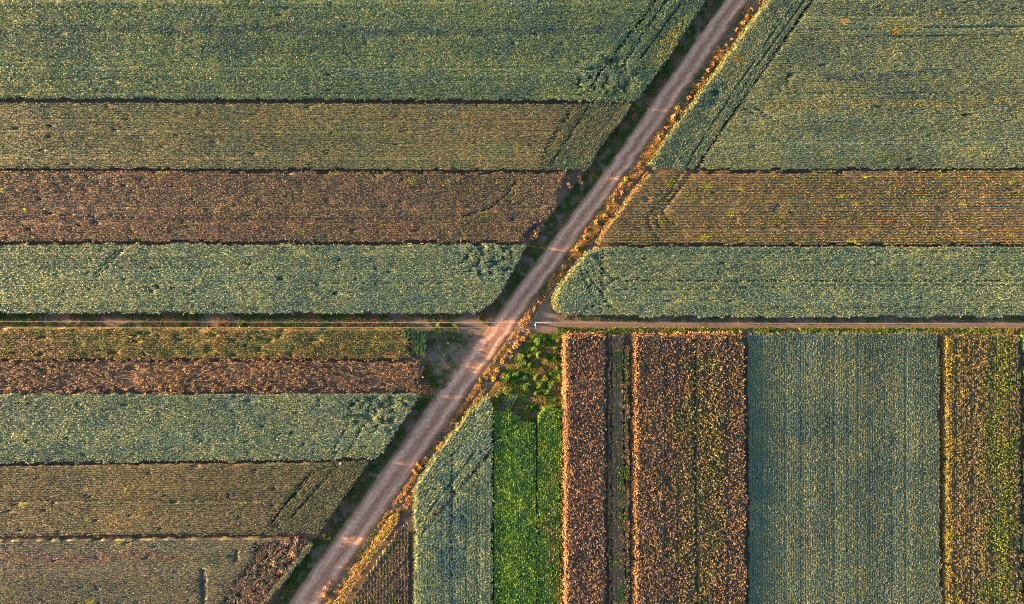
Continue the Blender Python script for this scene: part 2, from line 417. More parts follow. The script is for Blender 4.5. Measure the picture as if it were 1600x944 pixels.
def crop(name, label, kind, regions, trams=(), holes=(), lumps=(), spots=0, spotcol=(0.16, 0.17, 0.02), gaps=40, gapr=(0.5, 1.1),
         step=0.38, sp=0.68, thin=None, bands=0.18, tints=(), cat='crop field', seed=1, hscale=1.0, tramw=0.42, over=None, edge=(), dense=()):
    """regions: list of (polygon in px, row angle, dict of overrides)"""
    global ntri
    p = dict(KIND[kind])
    if over: p.update(over)
    h = p['h'] * hscale
    X, Y, I, HS, RA = [], [], [], [], []
    for ri, (poly, ang, *o) in enumerate(regions):
        o = o[0] if o else {}
        w = PL(poly, h * 0.9)
        x, y, i = rows(w, ang, o.get('sp', sp), o.get('step', step), seed=seed * 31 + ri)
        X.append(x); Y.append(y); I.append(i + ri * 1000); HS.append(np.full(len(x), o.get('hs', 1.0))); RA.append(np.full(len(x), ang))
    r = np.random.default_rng(seed * 17 + 3)
    ER = [np.zeros(len(q)) for q in X]
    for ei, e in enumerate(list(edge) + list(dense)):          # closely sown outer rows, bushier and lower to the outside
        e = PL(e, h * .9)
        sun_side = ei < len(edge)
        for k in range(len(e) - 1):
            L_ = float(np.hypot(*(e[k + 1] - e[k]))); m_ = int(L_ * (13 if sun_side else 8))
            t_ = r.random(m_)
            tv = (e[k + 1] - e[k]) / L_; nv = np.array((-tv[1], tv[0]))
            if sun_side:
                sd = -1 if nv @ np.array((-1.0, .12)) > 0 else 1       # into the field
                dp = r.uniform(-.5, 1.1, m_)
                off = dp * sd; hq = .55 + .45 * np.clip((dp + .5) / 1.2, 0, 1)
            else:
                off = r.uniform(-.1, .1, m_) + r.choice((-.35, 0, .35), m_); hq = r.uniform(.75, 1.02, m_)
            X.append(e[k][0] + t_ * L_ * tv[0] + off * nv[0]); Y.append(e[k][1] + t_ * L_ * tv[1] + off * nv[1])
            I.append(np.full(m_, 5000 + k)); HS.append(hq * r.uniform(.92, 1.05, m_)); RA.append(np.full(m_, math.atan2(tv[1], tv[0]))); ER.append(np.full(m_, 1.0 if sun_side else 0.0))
    er = np.concatenate(ER)
    xa, ya = np.concatenate(X), np.concatenate(Y)
    bx = (xa.min(), xa.max(), ya.min(), ya.max())
    GAP = [(r.uniform(bx[0], bx[1]), r.uniform(bx[2], bx[3]), r.uniform(*gapr) * r.uniform(1.0, 1.8), r.uniform(*gapr) * .7) for g in range(gaps)]
    # closed layer of lower leaves: a ridge on every row, a furrow between rows, down to the soil at borders, wheel marks and holes
    MV, MF, MC, mb = [], [], [], 0
    for ri, (poly, ang, *o) in enumerate(regions if p.get('mat', True) else []):
        o = o[0] if o else {}
        spc = o.get('sp', sp); w = PL(poly, h * .9)
        ca, sa = math.cos(ang), math.sin(ang)
        u_ = w[:, 0] * ca + w[:, 1] * sa; v_ = -w[:, 0] * sa + w[:, 1] * ca
        vv = np.arange(v_.min() + spc * .3 - spc * 2, v_.max() + spc * 2, spc / 2); uu = np.arange(u_.min() - 1, u_.max() + 1, .62)
        U, Vv = np.meshgrid(uu, vv); nv_, nu_ = U.shape
        U = U + r.uniform(-.2, .2, U.shape); Vq = Vv + r.normal(0, .03, U.shape)
        gx = U * ca - Vq * sa; gy = U * sa + Vq * ca
        wx = gx + (vnoise(gx, gy, 2.5, 951) - .5) * .8; wy = gy + (vnoise(gx, gy, 2.5, 952) - .5) * .7
        ins = inside(w, wx, wy)
        dist = line_dist(np.vstack([w, w[:1]]), wx, wy)
        ridge = (np.arange(nv_) % 2 == 0)[:, None]
        z = h * o.get('hs', 1.0) * np.where(ridge, p.get('mr', .84), p.get('mt', .70)) * (1 + .05 * (vnoise(gx, gy, 14, seed + 12) - .5)) * (1 + p.get('rough', .08) * (vnoise(gx, gy, 1.9, seed + 11) - .5))
        z = z + r.normal(0, p.get('mj', .05), z.shape)
        low = np.clip(dist / .45, 0.12, 1)
        for t in trams:
            tw, pr = tramw, 1.0
            if isinstance(t, tuple): tw, pr, t = t[1], (t[2] if len(t) > 2 else 1.0), t[0]
            dd = line_dist(PL(t, h * .5), gx, gy)
            low = np.minimum(low, np.clip((dd - tw * .30) / .3, .38 if pr == 1 else .72, 1))
        for (cx, cy, rx, ry) in holes:
            cx, cy = P(cx, cy, h * .5)
            q = ((gx - cx) / (rx * S)) ** 4 + ((gy - cy) / (ry * S)) ** 4
            q = q + (vnoise(gx, gy, .9, seed + 5) - .5) * 1.2
            low = np.where(q < 1, .3, low)
        for (cx, cy, rx, ry) in lumps:
            cx, cy = P(cx, cy, h)
            q = ((gx - cx) / (rx * S)) ** 2 + ((gy - cy) / (ry * S)) ** 2
            nn = vnoise(gx, gy, 1.1, seed + 90)
            low = np.where((q < 1 + (nn - .5) * .8), np.clip((nn - .30) * 3.0, .2, 1.05), low)
        for (cx, cy, rx, ry) in GAP[::4]:
            q = ((gx - cx) / rx) ** 2 + ((gy - cy) / ry) ** 2
            low = np.where(q < 1.2, np.minimum(low, .50 + .30 * q), low)
        z = z * low
        ids = np.arange(nv_ * nu_).reshape(nv_, nu_)
        ok = ins[:-1, :-1] & ins[1:, :-1] & ins[1:, 1:] & ins[:-1, 1:]
        f_ = np.stack([ids[:-1, :-1], ids[:-1, 1:], ids[1:, 1:], ids[1:, :-1]], -1)[ok]
        used = np.unique(f_); mp_ = np.zeros(nv_ * nu_, int); mp_[used] = np.arange(len(used))
        MV.append(np.stack([gx.ravel(), gy.ravel(), z.ravel()], 1)[used]); MF.append(mp_[f_] + mb); mb += len(used)
        I_ = (np.repeat((np.arange(nv_) // 2)[:, None], nu_, 1) + ri * 1000).ravel()[used]
        MC.append(I_)
    x, y, i, hs, ra = map(np.concatenate, (X, Y, I, HS, RA))
    npl = len(x)
    if MV:            # the layer's points take their colours together with the plants'
        MV = np.concatenate(MV); MF = np.concatenate(MF)
        x = np.concatenate([x, MV[:, 0]]); y = np.concatenate([y, MV[:, 1]]); i = np.concatenate([i, np.concatenate(MC)])
        hs = np.concatenate([hs, np.ones(len(MV))]); ra = np.concatenate([ra, np.zeros(len(MV))]); er = np.concatenate([er, np.zeros(len(MV))])
    keep = np.ones(len(x), bool)
    for t in trams:
        tw = tramw
        pr = 1.0
        if isinstance(t, tuple):
            pr = t[2] if len(t) > 2 else 1.0
            t, tw = t[0], t[1]
        elif abs(t[0][1] - t[-1][1]) < 12 and len(t) == 2: pr = .5
        tw *= .6
        dd = line_dist(PL(t, h * .5), x, y)
        keep &= (dd + r.normal(0, 0.05, len(x)) > tw) | (r.random(len(x)) > pr)
        hs = hs * np.where(dd < tw + .4, 0.96, 1)
    big = np.ones(len(x))
    for (cx, cy, rx, ry) in GAP:
        q = ((x - cx) / rx) ** 2 + ((y - cy) / ry) ** 2
        keep &= ~((q < 1) & (r.random(len(x)) < 0.85))
    for (cx, cy, rx, ry) in holes:
        cx, cy = P(cx, cy, h * .5)
        q = ((x - cx) / (rx * S)) ** 4 + ((y - cy) / (ry * S)) ** 4
        keep &= (q + r.normal(0, .35, len(x))) > 1
    lump = np.zeros(len(x), bool)
    for (cx, cy, rx, ry) in lumps:
        cx, cy = P(cx, cy, h)
        q = ((x - cx) / (rx * S)) ** 2 + ((y - cy) / (ry * S)) ** 2
        nn = vnoise(x, y, 1.1, seed + 90)
        zone = q < 1 + (nn - .5) * 0.8
        keep &= ~(zone & (nn < 0.44))
        hs = np.where(zone, hs * (0.80 + 0.5 * nn), hs)
        lump |= zone
    for e in edge:
        dd = line_dist(PL(e, h), x, y)
        hs = np.where(er > 0, hs, hs * (0.85 + 0.15 * np.clip(dd / 1.2, 0, 1)))
    # random low patches and clumps of height
    hs = hs * (1 + p.get('rough', .08) * (vnoise(x, y, 1.9, seed + 11) - .5)) * (0.96 + 0.08 * vnoise(x, y, 14, seed + 12)) * r.normal(1, p.get('hvar', 0.018), len(x))
    # drill passes: neighbouring rows alike, a few rows poor
    nr = np.random.default_rng(seed + 400)
    rowv = nr.random(12000)
    band = vnoise(i.astype(float), np.zeros(len(x)), 5.0, seed + 21) - 0.5
    poor = rowv[i % 12000] < 0.06
    keep &= ~(poor & (r.random(len(x)) < 0.35))
    hs = hs * (1 + 0.05 * band) * np.where(poor, 0.95, 1) * (1 + 0.03 * (rowv[i % 12000] - .5))
    if thin is not None:
        keep &= thin(x, y, r)
    # colours
    lc = np.array(p['leaf'])
    m1 = vnoise(x, y * 3.0, 16, seed + 31); m2 = vnoise(x, y, 1.6, seed + 32)
    mm = np.clip((m1 * 0.55 + m2 * 0.45 - 0.5) * 2.6 + 0.5 + band * 0.8, 0, 1)[:, None]
    col = lc[0] * (1 - mm) + lc[1] * mm
    m3 = np.clip((vnoise(x, y * 2, 7, seed + 33) - 0.55) * 4, 0, 1)[:, None] * 0.7
    col = col * (1 - m3) + lc[2] * m3
    big_ = vnoise(x, y * 1.8, 26, seed + 35) * .6 + vnoise(x, y * 1.5, 8, seed + 36) * .4 - .5
    col = col * (1 + bands * 2.2 * band + .5 * big_)[:, None]
    col = col * (1 + big_[:, None] * np.array((.30, .05, -.25)))
    tas = np.repeat(np.array(p['tas'])[None, :], len(x), 0) * (0.8 + 0.4 * vnoise(x, y, 3, seed + 34))[:, None]
    tas = tas * (1 + 0.5 * (m1 - .5))[:, None]
    for k in range(spots):
        cx, cy = r.uniform(bx[0], bx[1]), r.uniform(bx[2], bx[3])
        q = ((x - cx) / r.uniform(0.7, 1.5)) ** 2 + ((y - cy) / r.uniform(0.5, 1.0)) ** 2
        s_ = q < 1
        col[s_] = np.array(spotcol) * r.uniform(0.7, 1.2); tas[s_] = np.array(spotcol) * 1.7
        hs[s_] *= 1.08
    for (poly, c, amt) in tints:          # places of another plant colour, some of them sunlit edge rows painted in
        f = inside(PL(poly, h), x + (vnoise(x, y, 5, seed + 71) + .4 * vnoise(x, y, 1.2, seed + 73) - .7) * 9, y + (vnoise(x, y, 5, seed + 72) - .5) * 2.4)
        f = (f * amt * (0.55 + 0.9 * vnoise(x, y, 4, seed + 60)))[:, None].clip(0, 1)
        col = col * (1 - f) + np.array(c) * f
        tas = tas * (1 - f) + np.array(c) * 2.0 * f
    if p.get('lit_edgecol'):  # sunlight on the sunward edge plants, painted into leaf and tassel colour
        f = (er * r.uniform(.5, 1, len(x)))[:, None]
        col = col * (1 - f) + np.array(p['lit_edgecol']) * f; tas = tas * (1 - f) + np.array(p['lit_edgecol']) * 1.4 * f
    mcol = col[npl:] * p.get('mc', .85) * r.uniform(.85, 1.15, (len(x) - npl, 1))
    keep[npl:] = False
    x, y, hs, col, tas, ra, er = x[keep], y[keep], hs[keep], col[keep], tas[keep], ra[keep], er[keep]
    hh = p['h'] * hscale * hs
    p['h'] = p['h'] * hscale
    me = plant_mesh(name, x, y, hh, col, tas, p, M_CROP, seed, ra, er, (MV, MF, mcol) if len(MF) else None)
    ntri += 2 * len(MF)
    ntri += len(x) * (p.get('nl', 3) * 2 + p.get('nt', 1) * 2)
    o = link(name, me)
    tag(o, label, cat, kind='stuff')
    return o

def rd(a, b):     # row angle through two px points
    return math.atan2(-(b[1] - a[1]), b[0] - a[0])

H0 = 0.0
# ---- left of the road, top to bottom
crop('crop_strip', 'wide deep green crop strip filling the top left corner above the first dark furrow', 'deep',
     [([(-130, -60), (1075, -60), (1026, 0), (928, 127), (905, 156), (400, 154), (-130, 152)], rd((-130, 152), (985, 157))),
      ([(1075, -60), (1140, -60), (1104, -6), (1087, 19), (1040, 92), (997, 150), (984, 156), (905, 156), (928, 127), (1026, 0)], ROADA)],
     trams=[([(1045, -25), (1026, 0), (985, 52), (930, 125)], .55), [(1060, -25), (1042, 0), (973, 100)], [(1062, 8), (1000, 92)],
            [(1014, 41), (1050, 61)], [(1034, 19), (1066, 36)], [(1014, 50), (1039, 64)], ([(-130, 13), (600, 16)], .3, .45), ([(500, 27), (980, 30)], .3, .45), ([(0, 124), (900, 128)], .25, .45)],
     lumps=[(955, 118, 44, 34)], holes=[(905, 130, 4, 10)],
     tints=[([(1000, 100), (1060, 30), (1080, 25), (1020, 110)], (0.13, 0.14, 0.035), .8), ([(-130, 94), (960, 97), (960, 101), (-130, 99)], (0.12, 0.15, 0.06), .8),
            ([(-130, 40), (960, 42), (960, 52), (-130, 50)], (0.045, 0.075, 0.06), .8)],
     dense=[[(1140, -60), (1104, -6), (1087, 19), (1040, 92), (997, 150), (984, 156), (905, 156)]], gaps=260, gapr=(.35, .8), seed=1)
crop('crop_strip', 'olive green crop strip left of the road directly below the deep green corner field', 'olive',
     [([(-130, 159), (400, 161), (900, 161.5), (848, 246), (842, 265), (-130, 262)], rd((-130, 159), (985, 162))),
      ([(900, 161.5), (984, 161.5), (978, 175), (930, 235), (922, 257), (912, 265), (842, 265), (848, 246)], ROADA - .06)],
     trams=[([(897, 163), (851, 235)], .4), ([(920, 165), (858, 262)], .25)], dense=[[(984, 162), (978, 175), (930, 235), (922, 257), (912, 265)]], gaps=130, gapr=(.4, .8), seed=2,
     tints=[([(640, 185), (900, 170), (850, 225), (640, 215)], (0.118, 0.10, 0.055), .5), ([(870, 240), (920, 240), (915, 266), (870, 266)], (0.10, 0.13, 0.06), .8)])
crop('crop_strip', 'reddish brown crop strip left of the road, third one down from the top', 'brown',
     [([(-130, 267), (400, 269), (880, 270), (872, 292), (866, 320), (850, 342), (828, 352), (815, 365), (808, 377), (400, 376.5), (-130, 376)], rd((-130, 268), (880, 270)))],
     trams=[([(723, 339), (766, 326), (792, 303), (805, 285)], .35), ([(-130, 343), (700, 343)], .25, .45)], dense=[[(880, 270), (872, 292), (866, 320), (850, 342), (828, 352), (815, 365), (808, 377)]], gaps=230, gapr=(.4, .9), spots=14, seed=3,
     tints=[([(640, 268), (880, 268), (820, 378), (700, 378)], (0.108, 0.092, 0.050), .7), ([(300, 300), (560, 300), (560, 345), (300, 340)], (0.125, 0.095, 0.052), .6)])
crop('crop_strip', 'silvery green crop strip left of the road just above the grassy farm track', 'silver',
     [([(-130, 381), (400, 382), (820, 382), (812, 398), (775, 462), (760, 476), (740, 489), (400, 489), (-130, 488)], 0.0)],
     trams=[([(190, 384), (150, 430)], .32), ([(196, 387), (154, 434)], .32), ([(-130, 442), (700, 443)], .25, .45), ([(-130, 418), (320, 419)], .2, .45)],
     lumps=[(768, 408, 52, 28)], holes=[(248, 448, 4, 3), (438, 434, 5, 4), (524, 459, 5, 3), (273, 450, 3, 2)], dense=[[(820, 382), (812, 398), (775, 462), (760, 476), (740, 489)]], gaps=200, gapr=(.4, .9), seed=4)
crop('crop_strip', 'dark green and ochre crop strip directly below the grassy track left of the road', 'mixed',
     [([(-130, 511), (650, 514), (642, 516), (641, 561), (-130, 563)], 0.0),
      ([(643, 515), (664, 515), (664, 557), (643, 557)], math.pi / 2, dict(sp=0.95, hs=.92))],
     trams=[], gaps=150, gapr=(.5, 1.1), spots=10, seed=5, hscale=1.15, dense=[[(664, 516), (664, 557)], [(660, 516), (660, 557)]],
     tints=[([(-130, 509), (650, 512), (650, 517), (-130, 516)], (0.20, 0.13, 0.04), .8), ([(640, 512), (668, 512), (668, 562), (640, 562)], (0.03, 0.075, 0.028), .9),  # first band: sunlit upper edge put into the plant colour
            ([(-130, 553), (640, 553), (640, 564), (-130, 564)], (0.17, 0.10, 0.04), .5), ([(25, 530), (110, 530), (110, 552), (25, 552)], (0.16, .1, .06), .5)])
crop('crop_strip', 'sparse withered crop strip with bare purplish soil showing, left of the clearing', 'dry',
     [([(-130, 564), (655, 564), (652, 611), (-130, 612)], 0.0)], gaps=170, gapr=(.5, 1.3), seed=6, hscale=1.0, dense=[[(655, 566), (652, 610)], [(651, 566), (649, 610)], [(648, 566), (646, 610)]],
     thin=lambda x, y, r: (r.random(len(x)) < 0.42 + 0.5 * np.clip((vnoise(x, y, 1.3, 66) - .42) * 4, 0, 1)), over=dict(lean=.25, L=.8, w=.24, mr=.40, mt=.15, mc=.7, leaf=[(.19, .115, .066), (.15, .095, .05), (.23, .135, .08)]), sp=.74, step=.42)
crop('crop_strip', 'silvery green crop strip below the withered strip, left of the road', 'silver',
     [([(-130, 616), (652, 615.5), (645, 630), (600, 698), (589, 711), (577, 717), (400, 719.5), (-130, 725)], rd((-130, 720), (575, 716)))],
     trams=[([(548, 655), (520, 705)], .3), ([(570, 660), (540, 712)], .3)], lumps=[(590, 645, 58, 30)],
     holes=[(439, 676, 4, 3), (457, 677, 4, 3)], dense=[[(652, 616), (645, 630), (600, 698), (589, 711), (577, 717)]], gaps=240, gapr=(.4, .9), seed=7)
crop('crop_strip', 'brownish olive crop strip between two dark furrows at lower left', 'tan',
     [([(-130, 731), (400, 724), (530, 722), (485, 740), (425, 816), (424, 835), (-130, 839)], rd((-130, 732), (575, 721))),
      ([(530, 722), (573, 721.5), (545, 763), (518, 800), (503, 823), (490, 833), (424, 835), (425, 816), (485, 740)], ROADA - .1)],
     trams=[([(425, 815), (470, 757), (485, 740)], .5), ([(530, 722), (455, 808)], .28), ([(-130, 783), (400, 781)], .2, .45)],
     dense=[[(573, 722), (545, 763), (518, 800), (503, 823), (490, 833)]], gaps=190, gapr=(.35, .8), spots=8, seed=8, tints=[([(460, 722), (575, 722), (490, 835), (424, 835)], (0.085, 0.09, 0.042), .7)])
crop('crop_strip', 'greyish brown crop strip in the bottom left corner ending in broken stalks', 'tan',
     [([(-130, 845), (400, 841), (470, 841), (398, 852), (392, 875), (352, 925), (330, 1004), (-130, 1004)], rd((-130, 845), (480, 841))),
      ([(484, 850), (489, 852), (436, 918), (430, 914)], ROADA - .1)],
     holes=[(317, 914, 5, 24), (369, 868, 3.5, 11), (318, 960, 4, 26)], dense=[[(486, 850), (433, 916), (400, 962)], [(483, 851), (431, 915), (398, 960)], [(488, 851), (434, 918)]], gaps=170, gapr=(.35, .8), spots=9, seed=9, hscale=.95, over=dict(leaf=[(0.098, 0.102, 0.066), (0.112, 0.100, 0.068), (0.086, 0.100, 0.066)]),
     tints=[([(-130, 865), (300, 868), (300, 880), (-130, 880)], (0.13, 0.08, 0.06), .6)])
crop('broken_stalks', 'broken pinkish dry stalks over the ragged road end of the bottom left strip', 'dry',
     [([(398, 850), (484, 847), (434, 914), (396, 968), (340, 975), (354, 922), (390, 880)], ROADA - .1)], gaps=25, gapr=(.5, 1.4), seed=25, hscale=.7, step=.3, cat='crop stubble',
     thin=lambda x, y, r: (r.random(len(x)) < 0.45 + 0.5 * (vnoise(x, y, 1.5, 67) > .5)), over=dict(mat=False, lean=.3, L=.8, w=.22, leaf=[(.2, .13, .09), (.13, .11, .06), (.24, .15, .1)]))
# ---- right of the road
crop('crop_strip', 'large pale olive green crop field in the top right corner beside the road', 'pale',
     [([(1300, -60), (1660, -60), (1660, 262), (1091, 264), (1100, 243), (1200, 98), (1269, 0)], rd((1020, 265), (1660, 262))),
      ([(1236, -60), (1300, -60), (1269, 0), (1200, 98), (1100, 245), (1088, 264), (1022, 265), (1015, 257), (1026, 238), (1197, 2)], ROADA)],
     trams=[([(1290, -60), (1246, 0), (1200, 61), (1082, 240), (1070, 266)], .4), ([(1300, -60), (1256, 0), (1200, 77), (1150, 152)], .36),
            ([(1313, -60), (1269, 0), (1200, 98), (1100, 242), (1085, 266)], .5), ([(1225, 48), (1330, 47), (1600, 43), (1660, 42)], .4), ([(1255, 61), (1330, 60), (1600, 55), (1660, 54)], .36),
            ([(1203, 10), (1214, 32), (1226, 44)], .3), ([(1130, 160), (1200, 185)], .25), ([(1140, 145), (1215, 190)], .25), ([(1260, 192), (1370, 192)], .22, .45), ([(1205, 147), (1600, 147)], .2, .45)],
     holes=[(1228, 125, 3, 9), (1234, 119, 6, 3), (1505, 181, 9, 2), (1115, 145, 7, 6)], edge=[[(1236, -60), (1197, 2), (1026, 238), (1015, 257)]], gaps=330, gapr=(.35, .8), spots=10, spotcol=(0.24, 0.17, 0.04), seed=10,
     tints=[([(1290, 112), (1500, 106), (1500, 118), (1290, 125)], (0.065, 0.09, 0.07), .9), ([(1100, 130), (1130, 130), (1130, 165), (1095, 165)], (0.05, 0.09, 0.065), .9),
            ([(1230, 5), (1660, 0), (1660, 30), (1230, 22)], (0.08, 0.105, 0.065), .7), ([(1200, 160), (1660, 155), (1660, 165), (1200, 168)], (0.15, 0.14, 0.05), .6),
            ([(1020, 230), (1080, 160), (1100, 180), (1060, 262), (1020, 262)], (0.07, 0.105, 0.07), .7)])
crop('crop_strip', 'brown and green crop strip with a slanting end right of the road', 'yellow',
     [([(1014, 268.5), (1100, 268.5), (1660, 266), (1660, 382), (1200, 382), (931, 381), (948, 352)], rd((930, 380), (1600, 379)))],
     trams=[([(1064, 269), (1044, 301), (1021, 324), (1011, 342), (1014, 354), (1029, 375)], .38), ([(1080, 269), (1054, 304), (1034, 329), (1037, 339), (1044, 345)], .45),
            ([(1050, 296), (1030, 326), (1024, 338), (1026, 352), (1037, 360)], .3), ([(1040, 358), (1660, 356)], .25, .45), ([(1100, 332), (1660, 330)], .2, .45)],
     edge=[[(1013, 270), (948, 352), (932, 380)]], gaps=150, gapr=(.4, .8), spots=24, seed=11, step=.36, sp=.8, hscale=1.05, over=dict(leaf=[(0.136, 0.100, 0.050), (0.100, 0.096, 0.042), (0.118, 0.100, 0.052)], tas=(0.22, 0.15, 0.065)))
crop('crop_strip', 'silvery green crop strip with a rounded end and curved wheel marks right of the road', 'silver',
     [([(940, 385.5), (1200, 384.5), (1660, 384.5), (1660, 494), (1200, 495), (990, 494), (905, 491), (940, 470)], rd((900, 494), (1600, 494))),
      ([(938, 386), (940, 470), (905, 491), (882, 490), (868, 483), (864, 468), (872, 448), (917, 394)], ROADA - .05)],
     trams=[([(905, 418), (911, 436), (919, 452), (931, 471), (940, 487)], .42), ([(916, 425), (924, 441), (937, 456), (950, 479), (962, 485)], .42),
            ([(921, 407), (931, 434), (946, 446), (964, 452), (1060, 452), (1300, 446), (1660, 446)], .36, .75), ([(931, 401), (940, 421), (955, 435), (976, 438), (1660, 438)], .36),
            ([(919, 448), (928, 440)], .3), ([(932, 451), (946, 443), (960, 438)], .3), ([(938, 458), (946, 450)], .25), ([(1200, 481), (1660, 481)], .25, .45), ([(950, 396), (1660, 394)], .2, .45)],
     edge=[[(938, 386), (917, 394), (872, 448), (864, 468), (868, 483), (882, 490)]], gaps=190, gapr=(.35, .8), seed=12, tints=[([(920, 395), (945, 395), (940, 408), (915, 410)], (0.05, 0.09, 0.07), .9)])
# ---- below the cross track
VT = math.pi / 2
crop('crop_strip', 'tapering silvery green strip with a pale lit edge beside the road at bottom centre', 'silver',
     [([(770, 640), (770, 1004), (646, 1004), (646, 838), (768, 705)], VT), ([(763, 618), (770, 640), (768, 705), (646, 838), (646, 774), (651, 756), (681, 710), (735, 641)], ROADA + .06, dict(step=.4))],
     trams=[([(769, 704), (657, 836)], .5), ([(743, 704), (654, 818)], .36), ([(706, 710), (707, 1004)], .5), ([(728, 780), (728, 1004)], .3, .45), ([(746, 720), (746, 1004)], .3, .45)],
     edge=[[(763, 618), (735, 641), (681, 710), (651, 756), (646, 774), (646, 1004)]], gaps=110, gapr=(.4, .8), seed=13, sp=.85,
     tints=[([(690, 740), (722, 740), (722, 1004), (690, 1004)], (0.055, 0.10, 0.085), .8)])
crop('crop_strip', 'vivid green crop strip right of the tapering silvery strip', 'bright',
     [([(772, 644), (795, 643), (812, 656), (837, 664), (840, 1004), (772, 1004)], VT)], gaps=60, gapr=(.4, .8), seed=14, trams=[([(770, 675), (815, 655)], .3), ([(770, 690), (836, 655)], .25)],
     tints=[([(815, 660), (838, 660), (838, 1004), (815, 1004)], (0.03, 0.09, 0.022), .6)])
crop('crop_strip', 'tiny patch of pale seedlings inside the overgrown corner plot', 'silver',
     [([(786, 620), (800, 612), (812, 618), (806, 634), (790, 632)], ROADA + .1, dict(sp=.9))], gaps=0, seed=24, hscale=.3, over=dict(mat=False), cat='crop patch')
crop('crop_strip', 'narrow yellow green crop strip beside the tall dried strip', 'bright',
     [([(839, 648), (848, 637), (862, 634), (877, 642), (877, 1004), (842, 1004)], VT)], gaps=50, gapr=(.4, .9), seed=15, hscale=.92,
     tints=[([(843, 640), (856, 640), (856, 1004), (846, 1004)], (0.10, 0.15, 0.012), .8), ([(857, 720), (867, 720), (867, 1004), (857, 1004)], (0.16, 0.09, 0.04), .5)])  # first band: sun on the left edge rows, painted as yellow green
crop('crop_strip', 'tall peach brown dried crop strip right of the green strips', 'dry',
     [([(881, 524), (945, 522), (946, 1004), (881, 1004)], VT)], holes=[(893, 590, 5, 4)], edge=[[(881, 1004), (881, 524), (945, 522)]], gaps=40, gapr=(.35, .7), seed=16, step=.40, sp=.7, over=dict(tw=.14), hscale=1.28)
crop('crop_strip', 'thin strip of straggling half dried plants between two tall dried strips', 'brown',
     [([(951, 522), (954, 522), (955, 1004), (952, 1004)], VT, dict(sp=.5)), ([(956, 523), (976, 522), (977, 1004), (957, 1004)], VT), ([(977, 540), (982, 540), (983, 1004), (978, 1004)], VT, dict(sp=.5))],
     gaps=60, gapr=(.5, 1.3), seed=17, hscale=1.02, over=dict(mr=.78, mt=.55, nt=2, mc=1.0, leaf=[(.16, .105, .06), (.11, .10, .045), (.19, .115, .065)]), spots=6, thin=lambda x, y, r: (r.random(len(x)) < 0.95) & ~((np.abs(x - P(964, 0)[0]) < 1.0) & (vnoise(x, y, 1.8, 77) < .4)),
     tints=[([(975, 550), (984, 550), (984, 1004), (975, 1004)], (0.07, 0.12, 0.015), .8)])
crop('crop_strip', 'broad dark brown dried crop strip with a dark lane down its middle', 'dry',
     [([(990, 524), (1162, 522), (1166, 1004), (991, 1004)], VT)], trams=[([(1084, 530), (1088, 1004)], .7), ([(1040, 560), (1042, 1004)], .25, .45)], edge=[[(991, 1004), (990, 524), (1162, 522)]], gaps=110, gapr=(.35, .8), seed=18, hscale=1.2, sp=.7,
     over=dict(leaf=[(0.120, 0.082, 0.054), (0.092, 0.076, 0.042), (0.150, 0.098, 0.064)], tw=.12, tas=(.27, .165, .095)), step=.42,
     tints=[([(1060, 560), (1120, 560), (1120, 1004), (1060, 1004)], (0.10, 0.095, 0.035), .6)])
crop('crop_strip', 'broad grey green crop strip with fine upright rows at lower right', 'silver',
     [([(1169, 520), (1466, 520), (1471, 1004), (1171, 1004)], VT)], trams=[([(1224, 525), (1225, 1004)], .32, .45), ([(1252, 640), (1253, 1004)], .25, .45), ([(1321, 530), (1324, 1004)], .3, .45), ([(1390, 540), (1392, 1004)], .3, .45), ([(1411, 540), (1413, 1004)], .28, .45)],
     gaps=230, gapr=(.3, .7), seed=19, over=dict(leaf=[(0.112, 0.142, 0.084), (0.130, 0.148, 0.082), (0.098, 0.132, 0.092)], tas=(.105, .122, .072), tw=.055, roll=.20, mt=.6, w=.24, L=.52, fan=.5, rough=.05), sp=.74, hscale=.8,
     tints=[([(1258, 810), (1275, 800), (1275, 900), (1258, 900)], (0.14, 0.11, 0.065), .35), ([(1374, 560), (1392, 560), (1392, 1004), (1374, 1004)], (0.07, 0.10, 0.085), .7),
            ([(1246, 800), (1254, 800), (1254, 900), (1246, 900)], (0.06, 0.10, 0.09), .4), ([(1167, 520), (1185, 520), (1187, 1004), (1169, 1004)], (0.06, 0.11, 0.085), .7)])
def thin_y(x, y, r):
    u = (x / S / 0.99) + 800
    k = np.full(len(x), 0.85)
    k = np.where((u > 1491) & (u < 1543), 0.5 + 0.4 * (vnoise(x, y, 1.2, 91) > .5), k)
    k = np.where((u > 1578) & (u < 1594), 0.5, k)
    k = np.where((u > 1541) & (u < 1552), 0.55, k)
    return r.random(len(x)) < k
crop('crop_strip', 'patchy yellow and brown crop strip at the lower right edge', 'yellow',
     [([(1476, 524), (1593, 523), (1597, 1004), (1478, 1004)], VT)], edge=[[(1476, 524), (1478, 1004)]], gaps=60, gapr=(.4, 1.0), seed=20, thin=thin_y, spots=2, hscale=1.05, over=dict(mr=.66, mt=.42, mc=.75, tas=(.19, .14, .05), lit_edgecol=(0.20, 0.155, 0.03)),
     tints=[([(1476, 520), (1489, 520), (1491, 1004), (1477, 1004)], (0.17, 0.13, 0.022), .9), ([(1490, 524), (1545, 524), (1545, 1004), (1490, 1004)], (0.118, 0.092, 0.042), .8),  # first band: outermost rows coloured as if lit by the sun
            ([(1545, 524), (1558, 524), (1560, 1004), (1545, 1004)], (0.07, 0.092, 0.03), .7), ([(1558, 524), (1577, 524), (1579, 1004), (1558, 1004)], (0.088, 0.105, 0.018), .85)])
crop('crop_strip', 'sliver of dark green crop at the extreme lower right edge', 'bright',
     [([(1601, 524), (1660, 524), (1660, 1004), (1603, 1004)], VT)], gaps=20, seed=21)
